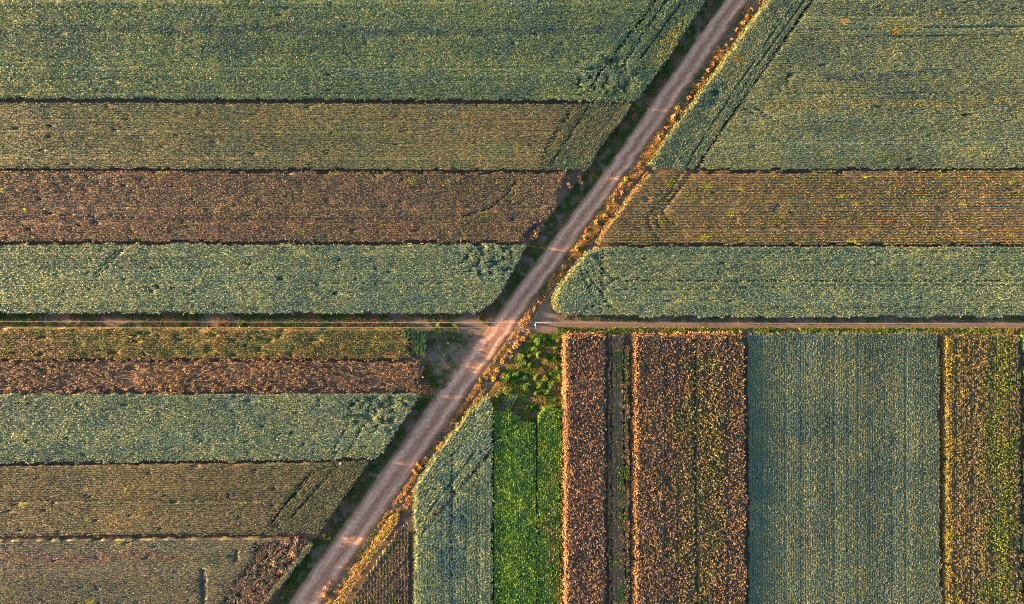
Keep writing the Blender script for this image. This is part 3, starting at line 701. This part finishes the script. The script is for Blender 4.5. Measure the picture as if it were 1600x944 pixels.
crop('crop_strip', 'small dark reddish brown triangular plot with upright rows at bottom centre', 'brown',
     [([(627, 818), (637, 812), (638, 1004), (505, 1004), (562, 915)], VT, dict(sp=.95))],
     trams=[([(640, 868), (545, 990)], .4), ([(628, 838), (530, 970)], .35), ([(612, 845), (520, 970)], .5), ([(640, 898), (572, 990)], .25)], gaps=40, gapr=(.5, 1.0), seed=22, hscale=.72, step=.3, over=dict(mr=.7, mt=.25, mc=.8),
     tints=[([(612, 870), (622, 870), (622, 1004), (612, 1004)], (0.09, 0.11, 0.015), .7), ([(612, 838), (640, 845), (540, 975), (500, 975)], (0.11, 0.10, 0.03), .5)])
crop('crop_row', 'slanting row of orange and yellow tall plants between road and triangular plot', 'yellow',
     [([(612, 806), (622, 806), (622, 816), (598, 850), (572, 888), (545, 930), (500, 1000), (486, 1000), (527, 930), (560, 880)], ROADA - .0, dict(sp=.6, step=.35))], gaps=0, seed=23, hscale=1.05,
     over=dict(leaf=[(0.26, 0.19, 0.03), (0.30, 0.15, 0.05), (0.22, 0.19, 0.02)], tas=(.46, .28, .07), tw=.18, lit_edgecol=None, mat=False), cat='crop row')

# ------------------------------------------------------------------ verge grass
def grass(name, label, polys, dens, hgt, cols, seed, blades=5, spread=0.16, wid=0.07, clump=None, cat='grass', avoid=(), cover=0.0):
    r = np.random.default_rng(seed)
    X, Y = [], []
    for poly in polys:
        w = PL(poly, 0.3)
        a = (w[:, 0].max() - w[:, 0].min()) * (w[:, 1].max() - w[:, 1].min())
        n = int(a * dens)
        x = r.uniform(w[:, 0].min(), w[:, 0].max(), n); y = r.uniform(w[:, 1].min(), w[:, 1].max(), n)
        m = inside(w, x, y)
        X.append(x[m]); Y.append(y[m])
    x = np.concatenate(X); y = np.concatenate(Y)
    c = clump or 1.4
    nn = vnoise(x, y, c, seed + 1) * .6 + vnoise(x, y, c * 3, seed + 2) * .4
    k = r.random(len(x)) < np.clip((nn - .36 + cover) * 5, 0.03, 1)
    for (pts, wd) in avoid: k &= line_dist(PL(pts), x, y) > wd
    x, y, nn = x[k], y[k], nn[k]
    n = len(x)
    hh = hgt * (0.35 + 1.0 * nn) * r.uniform(.6, 1.3, n)
    V, T, K = [], [], []
    cols = np.array(cols)
    t = np.clip(vnoise(x, y, 2.6, seed + 3) * 1.6 - .3 + r.normal(0, .15, n), 0, 0.999) * (len(cols) - 1)
    i0 = t.astype(int); f = (t - i0)[:, None]
    col = cols[i0] * (1 - f) + cols[np.minimum(i0 + 1, len(cols) - 1)] * f
    for j in range(blades):
        a = r.uniform(0, 6.28, n); ca, sa = np.cos(a), np.sin(a)
        b = r.uniform(0, 6.28, n); rr = spread * r.uniform(0, 1, n)
        bx, by = x + np.cos(b) * rr, y + np.sin(b) * rr
        w = wid * r.uniform(.6, 1.3, n)
        ln = hh * r.uniform(.25, .8, n)
        v = np.empty((n, 3, 3), np.float32)
        v[:, 0] = np.stack([bx - sa * w, by + ca * w, np.full(n, .002)], 1)
        v[:, 1] = np.stack([bx + sa * w, by - ca * w, np.full(n, .002)], 1)
        v[:, 2] = np.stack([bx + ca * ln, by + sa * ln, hh * r.uniform(.7, 1.1, n)], 1)
        V.append(v.reshape(-1, 3)); T.append(np.arange(n * 3).reshape(-1, 3) + j * n * 3)
        K.append(np.repeat(col * r.uniform(.75, 1.25, (n, 1)), 3, 0))
    me = mesh_from(name, np.concatenate(V), np.zeros((0, 4), int), np.concatenate(T), np.concatenate(K), M_GRASS)
    global ntri
    ntri += n * blades
    return tag(link(name, me), label, cat, kind='stuff')

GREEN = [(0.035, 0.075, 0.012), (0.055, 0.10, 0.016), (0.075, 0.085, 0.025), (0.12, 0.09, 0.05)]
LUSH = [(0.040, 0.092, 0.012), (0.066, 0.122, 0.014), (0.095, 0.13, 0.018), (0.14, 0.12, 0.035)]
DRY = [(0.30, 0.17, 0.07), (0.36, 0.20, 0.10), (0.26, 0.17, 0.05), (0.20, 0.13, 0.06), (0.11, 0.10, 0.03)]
left_v = [[(1145, -60), (1190, -60), (1140, -10), (1046, 120), (965, 238), (855, 384), (800, 458), (760, 510), (742, 495), (765, 480), (782, 465), (815, 402), (830, 378), (860, 340), (915, 268), (928, 258), (935, 238), (982, 176), (990, 160), (1042, 94), (1090, 22)],
          [(668, 560), (690, 600), (655, 650), (612, 712), (530, 828), (449, 942), (405, 1004), (385, 1004), (440, 922), (492, 840), (508, 828), (525, 800), (549, 765), (575, 724), (592, 713), (604, 700), (650, 632), (655, 610)]]
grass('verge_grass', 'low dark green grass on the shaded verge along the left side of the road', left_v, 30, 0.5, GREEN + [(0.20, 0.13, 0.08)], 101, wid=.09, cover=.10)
right_v = [[(1200, -60), (1232, -60), (1195, 0), (1020, 245), (928, 380), (915, 392), (868, 450), (845, 480), (832, 500), (815, 520), (810, 505), (842, 460), (896, 386), (1003, 240), (1172, 0)],
           [(800, 520), (830, 512), (800, 560), (770, 600), (735, 640), (680, 706), (650, 750), (640, 800), (625, 805), (560, 885), (500, 975), (480, 1004), (470, 995), (506, 944), (584, 829), (664, 715), (760, 578)]]
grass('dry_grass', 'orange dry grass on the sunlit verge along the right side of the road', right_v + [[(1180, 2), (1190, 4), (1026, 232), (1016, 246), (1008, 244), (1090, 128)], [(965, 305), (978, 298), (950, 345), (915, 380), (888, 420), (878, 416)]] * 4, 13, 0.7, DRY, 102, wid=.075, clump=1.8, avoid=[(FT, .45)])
rg = [[(1174, -4), (1182, -4), (1012, 240), (903, 388), (846, 462), (838, 462), (893, 386), (1002, 240)], [(757, 580), (768, 590), (675, 716), (592, 832), (512, 946), (503, 944), (582, 829), (660, 715)]]
grass('verge_grass', 'thin strip of short green grass along the right edge of the road', rg, 9, 0.35, GREEN[:3], 103)
grass('track_grass', 'dark green grass growing over the farm track left of the road', [[(-60, 489), (735, 492), (735, 500), (-60, 500)], [(-60, 501), (735, 502), (735, 512), (-60, 511)]], 14, 0.5, GREEN + [(0.16, 0.10, 0.04)], 104, wid=.10, clump=2.2, cover=.08)
grass('track_grass', 'bright green grass strip along the lower edge of the right hand track', [[(870, 512), (1660, 513), (1660, 522), (870, 522)]], 18, 0.6, LUSH, 105, clump=2.0, wid=.1, cover=.08)
grass('track_grass', 'dull green grass fringe along the upper edge of the right hand track', [[(885, 492), (1000, 496), (1660, 496), (1660, 503), (1000, 504), (880, 499)]], 12, 0.35, GREEN, 106, clump=2.0, wid=.09)
grass('weed_patch', 'low tangled green weeds covering the corner plot below the road junction', [[(832, 522), (878, 522), (878, 645), (850, 632), (838, 648), (838, 665), (800, 642), (772, 640), (765, 615), (785, 585), (805, 560)]], 34, 0.9, LUSH + [(0.22, 0.15, 0.06)], 107, wid=.11, cover=.10, clump=2.4, cat='weeds')
grass('clearing_grass', 'sparse tufts of grass in the bare clearing beside the road', [[(668, 512), (738, 512), (740, 530), (712, 588), (680, 625), (655, 612), (668, 560)]], 9, 0.5, GREEN, 108, clump=1.6)
grass('stubble', 'withered stubble on the bare soil at the broken end of the bottom left strip', [[(398, 848), (486, 846), (436, 914), (395, 970), (335, 980), (350, 925), (390, 878)]], 9, 0.6, [(0.2, .12, .08), (.12, .1, .05), (.09, .10, .05), (.28, .17, .11)], 109, wid=.09, clump=1.0)

# ------------------------------------------------------------------ clumps and bushes (countable)
def clump_mesh(name, cols, hgt, rad, n, seed, wid=.10, leafy=False):
    r = np.random.default_rng(seed)
    cols = np.array(cols)
    a = r.uniform(0, 6.28, n); q = np.sqrt(r.random(n)) * rad * .75 * (0.7 + 0.5 * np.sin(a * 2 + seed) * np.sin(a * 3 + seed * 2))
    if not leafy:
        bx, by = np.cos(a) * q, np.sin(a) * q
        out = r.uniform(.05, .55, n) * rad; b = r.uniform(0, 6.28, n)
        hh = hgt * r.uniform(.55, 1.1, n)
        p = r.uniform(0, 6.28, n); px_, py_ = np.cos(p) * wid, np.sin(p) * wid
        z = np.zeros(n)
        mx, my = bx + np.cos(b) * out * .45, by + np.sin(b) * out * .45
        v = np.stack([np.stack([bx - px_ * .5, by - py_ * .5, z], 1), np.stack([bx + px_ * .5, by + py_ * .5, z], 1),
                      np.stack([mx + px_, my + py_, hh * .75], 1), np.stack([mx - px_, my - py_, hh * .75], 1),
                      np.stack([bx + np.cos(b) * out, by + np.sin(b) * out, hh * r.uniform(.8, 1.1, n)], 1)], 1)
    else:
        # leaves through a lumpy dome, on short stems
        cen = np.stack([r.uniform(-.5, .5, 6) * rad, r.uniform(-.5, .5, 6) * rad, hgt * r.uniform(.35, .75, 6)], 1)
        k = r.integers(0, 6, n)
        dirv = r.normal(0, 1, (n, 3)); dirv /= np.linalg.norm(dirv, axis=1)[:, None]
        c = cen[k] + dirv * np.array([rad * .5, rad * .5, hgt * .38]) * r.uniform(.6, 1.0, (n, 1))
        c[:, 2] = np.maximum(c[:, 2], .06)
        t = r.normal(0, 1, (n, 3)); t[:, 2] *= .4; t /= np.linalg.norm(t, axis=1)[:, None]
        s_ = np.cross(t, dirv); s_ /= np.linalg.norm(s_, axis=1)[:, None] + 1e-6
        L = r.uniform(.14, .32, n)[:, None]; W = r.uniform(.07, .13, n)[:, None]
        v = np.stack([c - t * L - s_ * W * .4, c - t * L + s_ * W * .4, c + s_ * W, c - s_ * W, c + t * L], 1)
    i = np.arange(n)[:, None] * 5
    Q = i + np.array([[0, 1, 2, 3]]); T = i + np.array([[3, 2, 4]])
    f = r.integers(0, len(cols), n)
    col = cols[f] * r.uniform(.75, 1.25, (n, 1))
    if leafy:   # a few stems from the ground into the crown
        m = 6
        sv = []
        for kk in range(m):
            x0, y0 = r.uniform(-.1, .1, 2)
            x1, y1, z1 = cen[kk]
            for (ox, oy) in ((.025, 0), (-.0125, .022), (-.0125, -.022)):
                sv += [(x0 + ox, y0 + oy, 0), (x1 + ox, y1 + oy, z1)]
        base = n * 5
        sq = []
        for kk in range(m):
            o_ = base + kk * 6
            for e in range(3):
                g = (e + 1) % 3
                sq.append((o_ + e * 2, o_ + g * 2, o_ + g * 2 + 1, o_ + e * 2 + 1))
        V = np.concatenate([v.reshape(-1, 3), np.array(sv)])
        K = np.concatenate([np.repeat(col, 5, 0), np.tile(np.array([[.07, .06, .03]]), (m * 6, 1))])
        return mesh_from(name, V, np.concatenate([Q, np.array(sq)]), T, K, M_GRASS)
    return mesh_from(name, v.reshape(-1, 3), Q, T, np.repeat(col, 5, 0), M_GRASS)

VAR = {
    'dry': [clump_mesh('dry_grass_clump', [(.38, .21, .09), (.44, .25, .13), (.30, .19, .06)], 1.25, .95, 70, 500 + k) for k in range(4)],
    'gold': [clump_mesh('golden_clump', [(.40, .26, .03), (.34, .26, .03), (.42, .22, .05)], 1.35, 1.0, 80, 520 + k) for k in range(3)],
    'pale': [clump_mesh('withered_clump', [(.42, .26, .17), (.36, .21, .13), (.28, .18, .11)], 1.5, 1.0, 60, 540 + k, wid=.12) for k in range(4)],
    'bush': [clump_mesh('weed_bush', [(.055, .115, .013), (.08, .14, .014), (.042, .09, .014)], 1.5, 1.3, 240, 560 + k, leafy=True) for k in range(4)],
    'ybush': [clump_mesh('weed_bush', [(.12, .145, .016), (.16, .15, .022), (.085, .125, .014)], 1.4, 1.2, 220, 580 + k, leafy=True) for k in range(3)],
}
ORD = ['first', 'second', 'third', 'fourth', 'fifth', 'sixth', 'seventh', 'eighth', 'ninth', 'tenth', 'eleventh', 'twelfth', 'thirteenth', 'fourteenth', 'fifteenth',
       'sixteenth', 'seventeenth', 'eighteenth', 'nineteenth', 'twentieth', 'twenty-first', 'twenty-second', 'twenty-third', 'twenty-fourth', 'twenty-fifth', 'twenty-sixth', 'twenty-seventh', 'twenty-eighth']
def put(name, var, pts, label, cat, group=None, s=1.0, labels=None):
    if '#' in label:          # clumps strung along a line are told apart by counting
        ax = 0 if 'from the left' in label else 1
        pts = sorted(pts, key=lambda q: q[ax])
        labels = [label.replace('#', ORD[k]) for k in range(len(pts))]
    for k, q in enumerate(pts):
        x, y = q[0] + random.uniform(-1.5, 1.5), q[1] + random.uniform(-1, 1); f = (q[2] if len(q) > 2 else 1.0) * s
        w = P(x, y, 1.0)
        o = link(name, random.choice(VAR[var]), (w[0], w[1], 0.0))
        o.rotation_euler.z = random.uniform(0, 6.28)
        fs_ = f * random.uniform(.6, 1.1)
        o.scale = (fs_ * random.uniform(.6, 1.3), fs_ * random.uniform(.6, 1.3), fs_ * random.uniform(.75, 1.15))
        tag(o, labels[k] if labels else label, cat, group)

put('dry_grass_clump', 'dry', [(1176, 12), (1168, 26), (1160, 35, 1.2), (1152, 47), (1144, 60), (1136, 69, 1.3), (1129, 80), (1121, 90), (1114, 98, 1.2), (1106, 110), (1099, 121), (1091, 131), (1083, 143), (1075, 153), (1050, 185, 1.2), (1040, 199, 1.4), (1030, 213), (1020, 228), (1010, 242)],
    '# orange dry grass clump from the top beside the top right field', 'grass clump', 'dry clumps beside the top right field')
put('dry_grass_clump', 'dry', [(999, 258), (972, 300), (957, 313, 1.5), (950, 325, 1.3), (945, 337, 1.4), (932, 345, 1.2), (918, 358), (915, 370, 1.3)],
    '# orange dry grass clump from the top, beside the slanting brown crop edge', 'grass clump', 'dry clumps beside the slanting crop edge')
put('dry_grass_clump', 'dry', [(888, 405, 1.2), (882, 417, 1.3), (876, 428), (852, 462), (842, 472, 1.2), (836, 483, 1.3), (828, 494, 1.3), (822, 505), (826, 520), (818, 530, 1.3), (810, 536, 1.4), (804, 543, 1.4)],
    '# orange dry grass clump from the top on the verge near the road junction', 'grass clump', 'dry clumps at the road junction')
put('dry_grass_clump', 'dry', [(728, 645), (712, 662), (700, 680), (690, 695), (683, 700), (664, 716), (655, 728, 1.4), (648, 738, 1.4), (640, 760), (634, 772, 1.2), (627, 785), (516, 910, 1.3), (511, 918, 1.3), (506, 928), (612, 800)],
    '# orange dry grass clump from the top on the verge beside the tapering silvery strip', 'grass clump', 'dry clumps beside the tapering strip')
gold = [((1058, 168, 1.4), 'bright golden clump on the verge opposite the first furrow'), ((980, 280, 1.6), 'yellow leafy clump on the verge near the corner of the slanting strip'),
        ((900, 388, 1.7), 'golden clump at the upper tip of the rounded silvery strip'), ((797, 548, 1.5), 'golden tuft heading the weedy corner plot below the junction'),
        ((785, 563, 1.4), 'second golden tuft down the edge of the weedy corner plot'), ((777, 577, 1.5), 'third golden tuft down the edge of the weedy corner plot'),
        ((750, 595, 1.2), 'small yellow clump at the road edge left of the foot track'), ((772, 591, 1.3), 'lowest golden tuft on the edge of the weedy corner plot'), ((620, 803, 1.2), 'golden clump at the top of the slanting row of tall plants')]
for q, lb in gold: put('golden_clump', 'gold', [q], lb, 'grass clump')
put('withered_clump', 'pale', [(881, 268, 1.2), (887, 279, 1.3), (890, 290, 1.2), (905, 277), (907, 285)],
    '# withered clump from the top at the upper ragged corner of the reddish brown strip', 'withered clump', 'withered clumps at the upper ragged corner', s=1.3)
put('withered_clump', 'pale', [(852, 343, 1.2), (847, 351, 1.2), (842, 359, 1.3), (836, 366, 1.2), (831, 371), (808, 371), (802, 376), (815, 375)],
    '# withered clump from the top at the lower ragged corner of the reddish brown strip', 'withered clump', 'withered clumps at the lower ragged corner', s=1.3)
put('withered_clump', 'pale', [(450, 845, 1.2), (477, 844), (463, 842), (443, 862, 1.1), (461, 862, 1.3), (470, 857, 1.1), (476, 851), (427, 876, 1.3), (433, 870), (449, 872), (450, 881, 1.2), (402, 876, 1.1), (441, 888, 1.1), (409, 893, 1.2), (426, 893, 1.2), (428, 903), (432, 908), (366, 904, 1.1), (413, 935, 1.3), (395, 938, 1.1), (408, 948), (358, 930), (382, 936, .8), (442, 898), (420, 885, .8)],
    '# withered clump from the top on bare soil at the broken bottom left strip end', 'withered clump', 'withered clumps on the bottom left bare soil', s=1.35)
put('withered_clump', 'pale', [(46, 607), (112, 610), (128, 606, .8), (148, 610, 1.3), (180, 608, 1.1), (188, 603, .7), (215, 604, .8), (245, 608, 1.3), (267, 609), (285, 607, 1.1), (300, 603, .8), (330, 602, 1.2), (343, 609, .8), (375, 606, 1.3), (398, 604, 1.1), (415, 605, 1.2), (428, 608), (448, 606, 1.3), (473, 605), (513, 605), (522, 603, 1.1), (548, 605), (560, 600, 1.1), (588, 603, .9), (610, 607), (630, 603, 1.3), (640, 592, 1.1)],
    '# peach withered clump from the left along the lower edge of the sparse withered strip', 'withered clump', 'withered clumps along the sparse strip', s=1.15)
put('withered_clump', 'pale', [(555, 752), (537, 765, .9), (519, 794, 1.1), (566, 728, 1.1), (503, 822, .9), (494, 830, 1.1)],
    '# withered clump from the top on the road edge of the brownish olive strip', 'withered clump', 'withered clumps edging the brownish olive strip', s=1.2)
put('weed_bush', 'bush', [(840, 534, 1.3), (836, 545, 1.2), (850, 530), (858, 535), (868, 545), (842, 556, 1.2), (820, 562), (812, 572), (828, 570), (855, 562), (868, 560, 1.1), (870, 575, 1.1), (862, 583, 1.1), (790, 590), (805, 586), (818, 590), (800, 610, 1.1), (782, 612, 1.2), (823, 605), (845, 600, 1.1), (862, 600, 1.3), (870, 610, 1.1), (855, 612), (838, 615), (868, 625), (830, 637)],
    '# dark green bush from the top in the overgrown corner plot below the junction', 'bush', 'green bushes in the overgrown corner plot')
put('weed_bush', 'ybush', [(813, 560, 1.2), (828, 556), (818, 567), (842, 602), (850, 592, 1.1), (838, 590), (872, 532), (873, 590), (776, 617), (792, 612, 1.1), (795, 640), (846, 640)],
    '# yellow green bush from the top in the overgrown corner plot below the junction', 'bush', 'yellow green bushes in the overgrown corner plot')
put('weed_bush', 'bush', [(683, 522), (684, 531), (709, 528, .9), (722, 531, .8), (700, 548, .8), (690, 552, .9), (705, 555, .7)], '# small dark green bush from the top in the bare roadside clearing', 'bush', 'bushes in the roadside clearing', s=.8)
put('weed_bush', 'ybush', [(505, 838, 1.1), (512, 842, .9), (440, 934, 1.1), (686, 508, .8), (711, 508, .9)], '# small yellowish bush from the top on the shaded left roadside', 'bush', 'yellowish bushes on the left verge', s=.9)

# ------------------------------------------------------------------ utility pole and wires
M_POLE = plain_mat('pole_concrete', (0.34, 0.31, 0.27))
M_WIRE = plain_mat('wire_metal', (0.34, 0.30, 0.28), 0.6)
M_ARM = plain_mat('weathered_arm', (0.16, 0.13, 0.11))
M_INS = plain_mat('insulator', (0.40, 0.38, 0.34), 0.4)
M_PIPE = plain_mat('pipe_plastic', (0.26, 0.22, 0.20), 0.6)

def tube(pts, rad, seg=6, r2=None):
    vs_, fs = [], []
    pts = [Vector(p) for p in pts]
    for i, p in enumerate(pts):
        t = (pts[min(i + 1, len(pts) - 1)] - pts[max(i - 1, 0)]).normalized()
        up = Vector((0, 0, 1)) if abs(t.z) < .9 else Vector((1, 0, 0))
        a = t.cross(up).normalized(); b = a.cross(t)
        rr = rad if r2 is None else rad + (r2 - rad) * i / (len(pts) - 1)
        for k in range(seg):
            w = 2 * math.pi * k / seg
            vs_.append(p + a * math.cos(w) * rr + b * math.sin(w) * rr)
        if i:
            for k in range(seg):
                q = (k + 1) % seg
                fs.append(((i - 1) * seg + k, (i - 1) * seg + q, i * seg + q, i * seg + k))
    fs.append(tuple(range(seg - 1, -1, -1))); fs.append(tuple(range((len(pts) - 1) * seg, len(pts) * seg)))
    return vs_, fs

def tmesh(name, pts, rad, mat, parent=None, r2=None, seg=6):
    v, f = tube(pts, rad, seg, r2)
    me = bpy.data.meshes.new(name); me.from_pydata(v, [], f); me.update(); me.materials.append(mat)
    me.shade_smooth()
    return link(name, me, parent=parent)

PH = 8.0
def pole(x, y, label):
    bx, by = P(x, y, PH)
    e = bpy.data.objects.new('utility_pole', None); C.objects.link(e); e.location = (bx, by, 0)
    tag(e, label, 'utility pole')
    tmesh('mast', [(0, 0, -0.3), (0, 0, PH + .1)], .17, M_POLE, e, r2=.13, seg=10)
    tmesh('crossarm', [(0, -.95, PH - .15), (0, .95, PH - .15)], .05, M_ARM, e)
    for yy in (-.8, .8):
        tmesh('insulator', [(0, yy, PH - .09), (0, yy, PH + .02), (0, yy, PH + .12), (0, yy, PH + .18)], .07, M_INS, e, r2=.05, seg=8)
    return bx, by
p1 = pole(837, 508.5, 'pale utility pole beside the road junction')
p0 = P(-300, 506.5, PH); p2 = P(1900, 511.5, PH)      # the line runs on past the frame
def wire(a, b, dy, label):
    pts = []
    for k in range(41):
        t = k / 40
        pts.append((a[0] + (b[0] - a[0]) * t, a[1] + (b[1] - a[1]) * t + dy, PH + .2 - 1.3 * 4 * t * (1 - t)))
    tag(tmesh('power_wire', pts, .024, M_WIRE), label, 'wire')
wire(p0, p1, .8, 'upper pale overhead wire crossing from left edge to the pole')
wire(p0, p1, -.8, 'lower pale overhead wire crossing from left edge to the pole')
wire(p1, p2, .8, 'pale overhead wire running right from the pole above the track')
pp = [(926, 386), (912, 396), (890, 424), (868, 449), (846, 479), (830, 503), (823, 516)]
tag(tmesh('thin_pipe', [(*P(x, y), .08) for x, y in pp], .045, M_PIPE), 'thin pale pipe lying on the verge beside the rounded silvery strip', 'pipe')

# a pale stone in the clearing
def stone(x, y, s_, label):
    r = np.random.default_rng(int(x))
    import bmesh
    bm = bmesh.new(); bmesh.ops.create_icosphere(bm, subdivisions=2, radius=1)
    for v in bm.verts:
        v.co *= 1 + .18 * (vnoise(np.array([v.co.x * 3]), np.array([v.co.y * 3 + v.co.z * 5]), 1.3, int(x))[0] - .5) * 2
        v.co.z *= .55
    me = bpy.data.meshes.new('stone'); bm.to_mesh(me); bm.free(); me.materials.append(M_INS)
    o = link('stone', me, (*P(x, y), .25 * s_)); o.scale = (s_ * .6, s_, s_ * .7); o.rotation_euler.z = r.uniform(0, 3)
    tag(o, label, 'stone')
stone(700, 536, .45, 'pale stone lying in the roadside clearing')
stone(693, 555, .25, 'tiny pale stone lower down in the clearing')
print('TRIS', ntri)
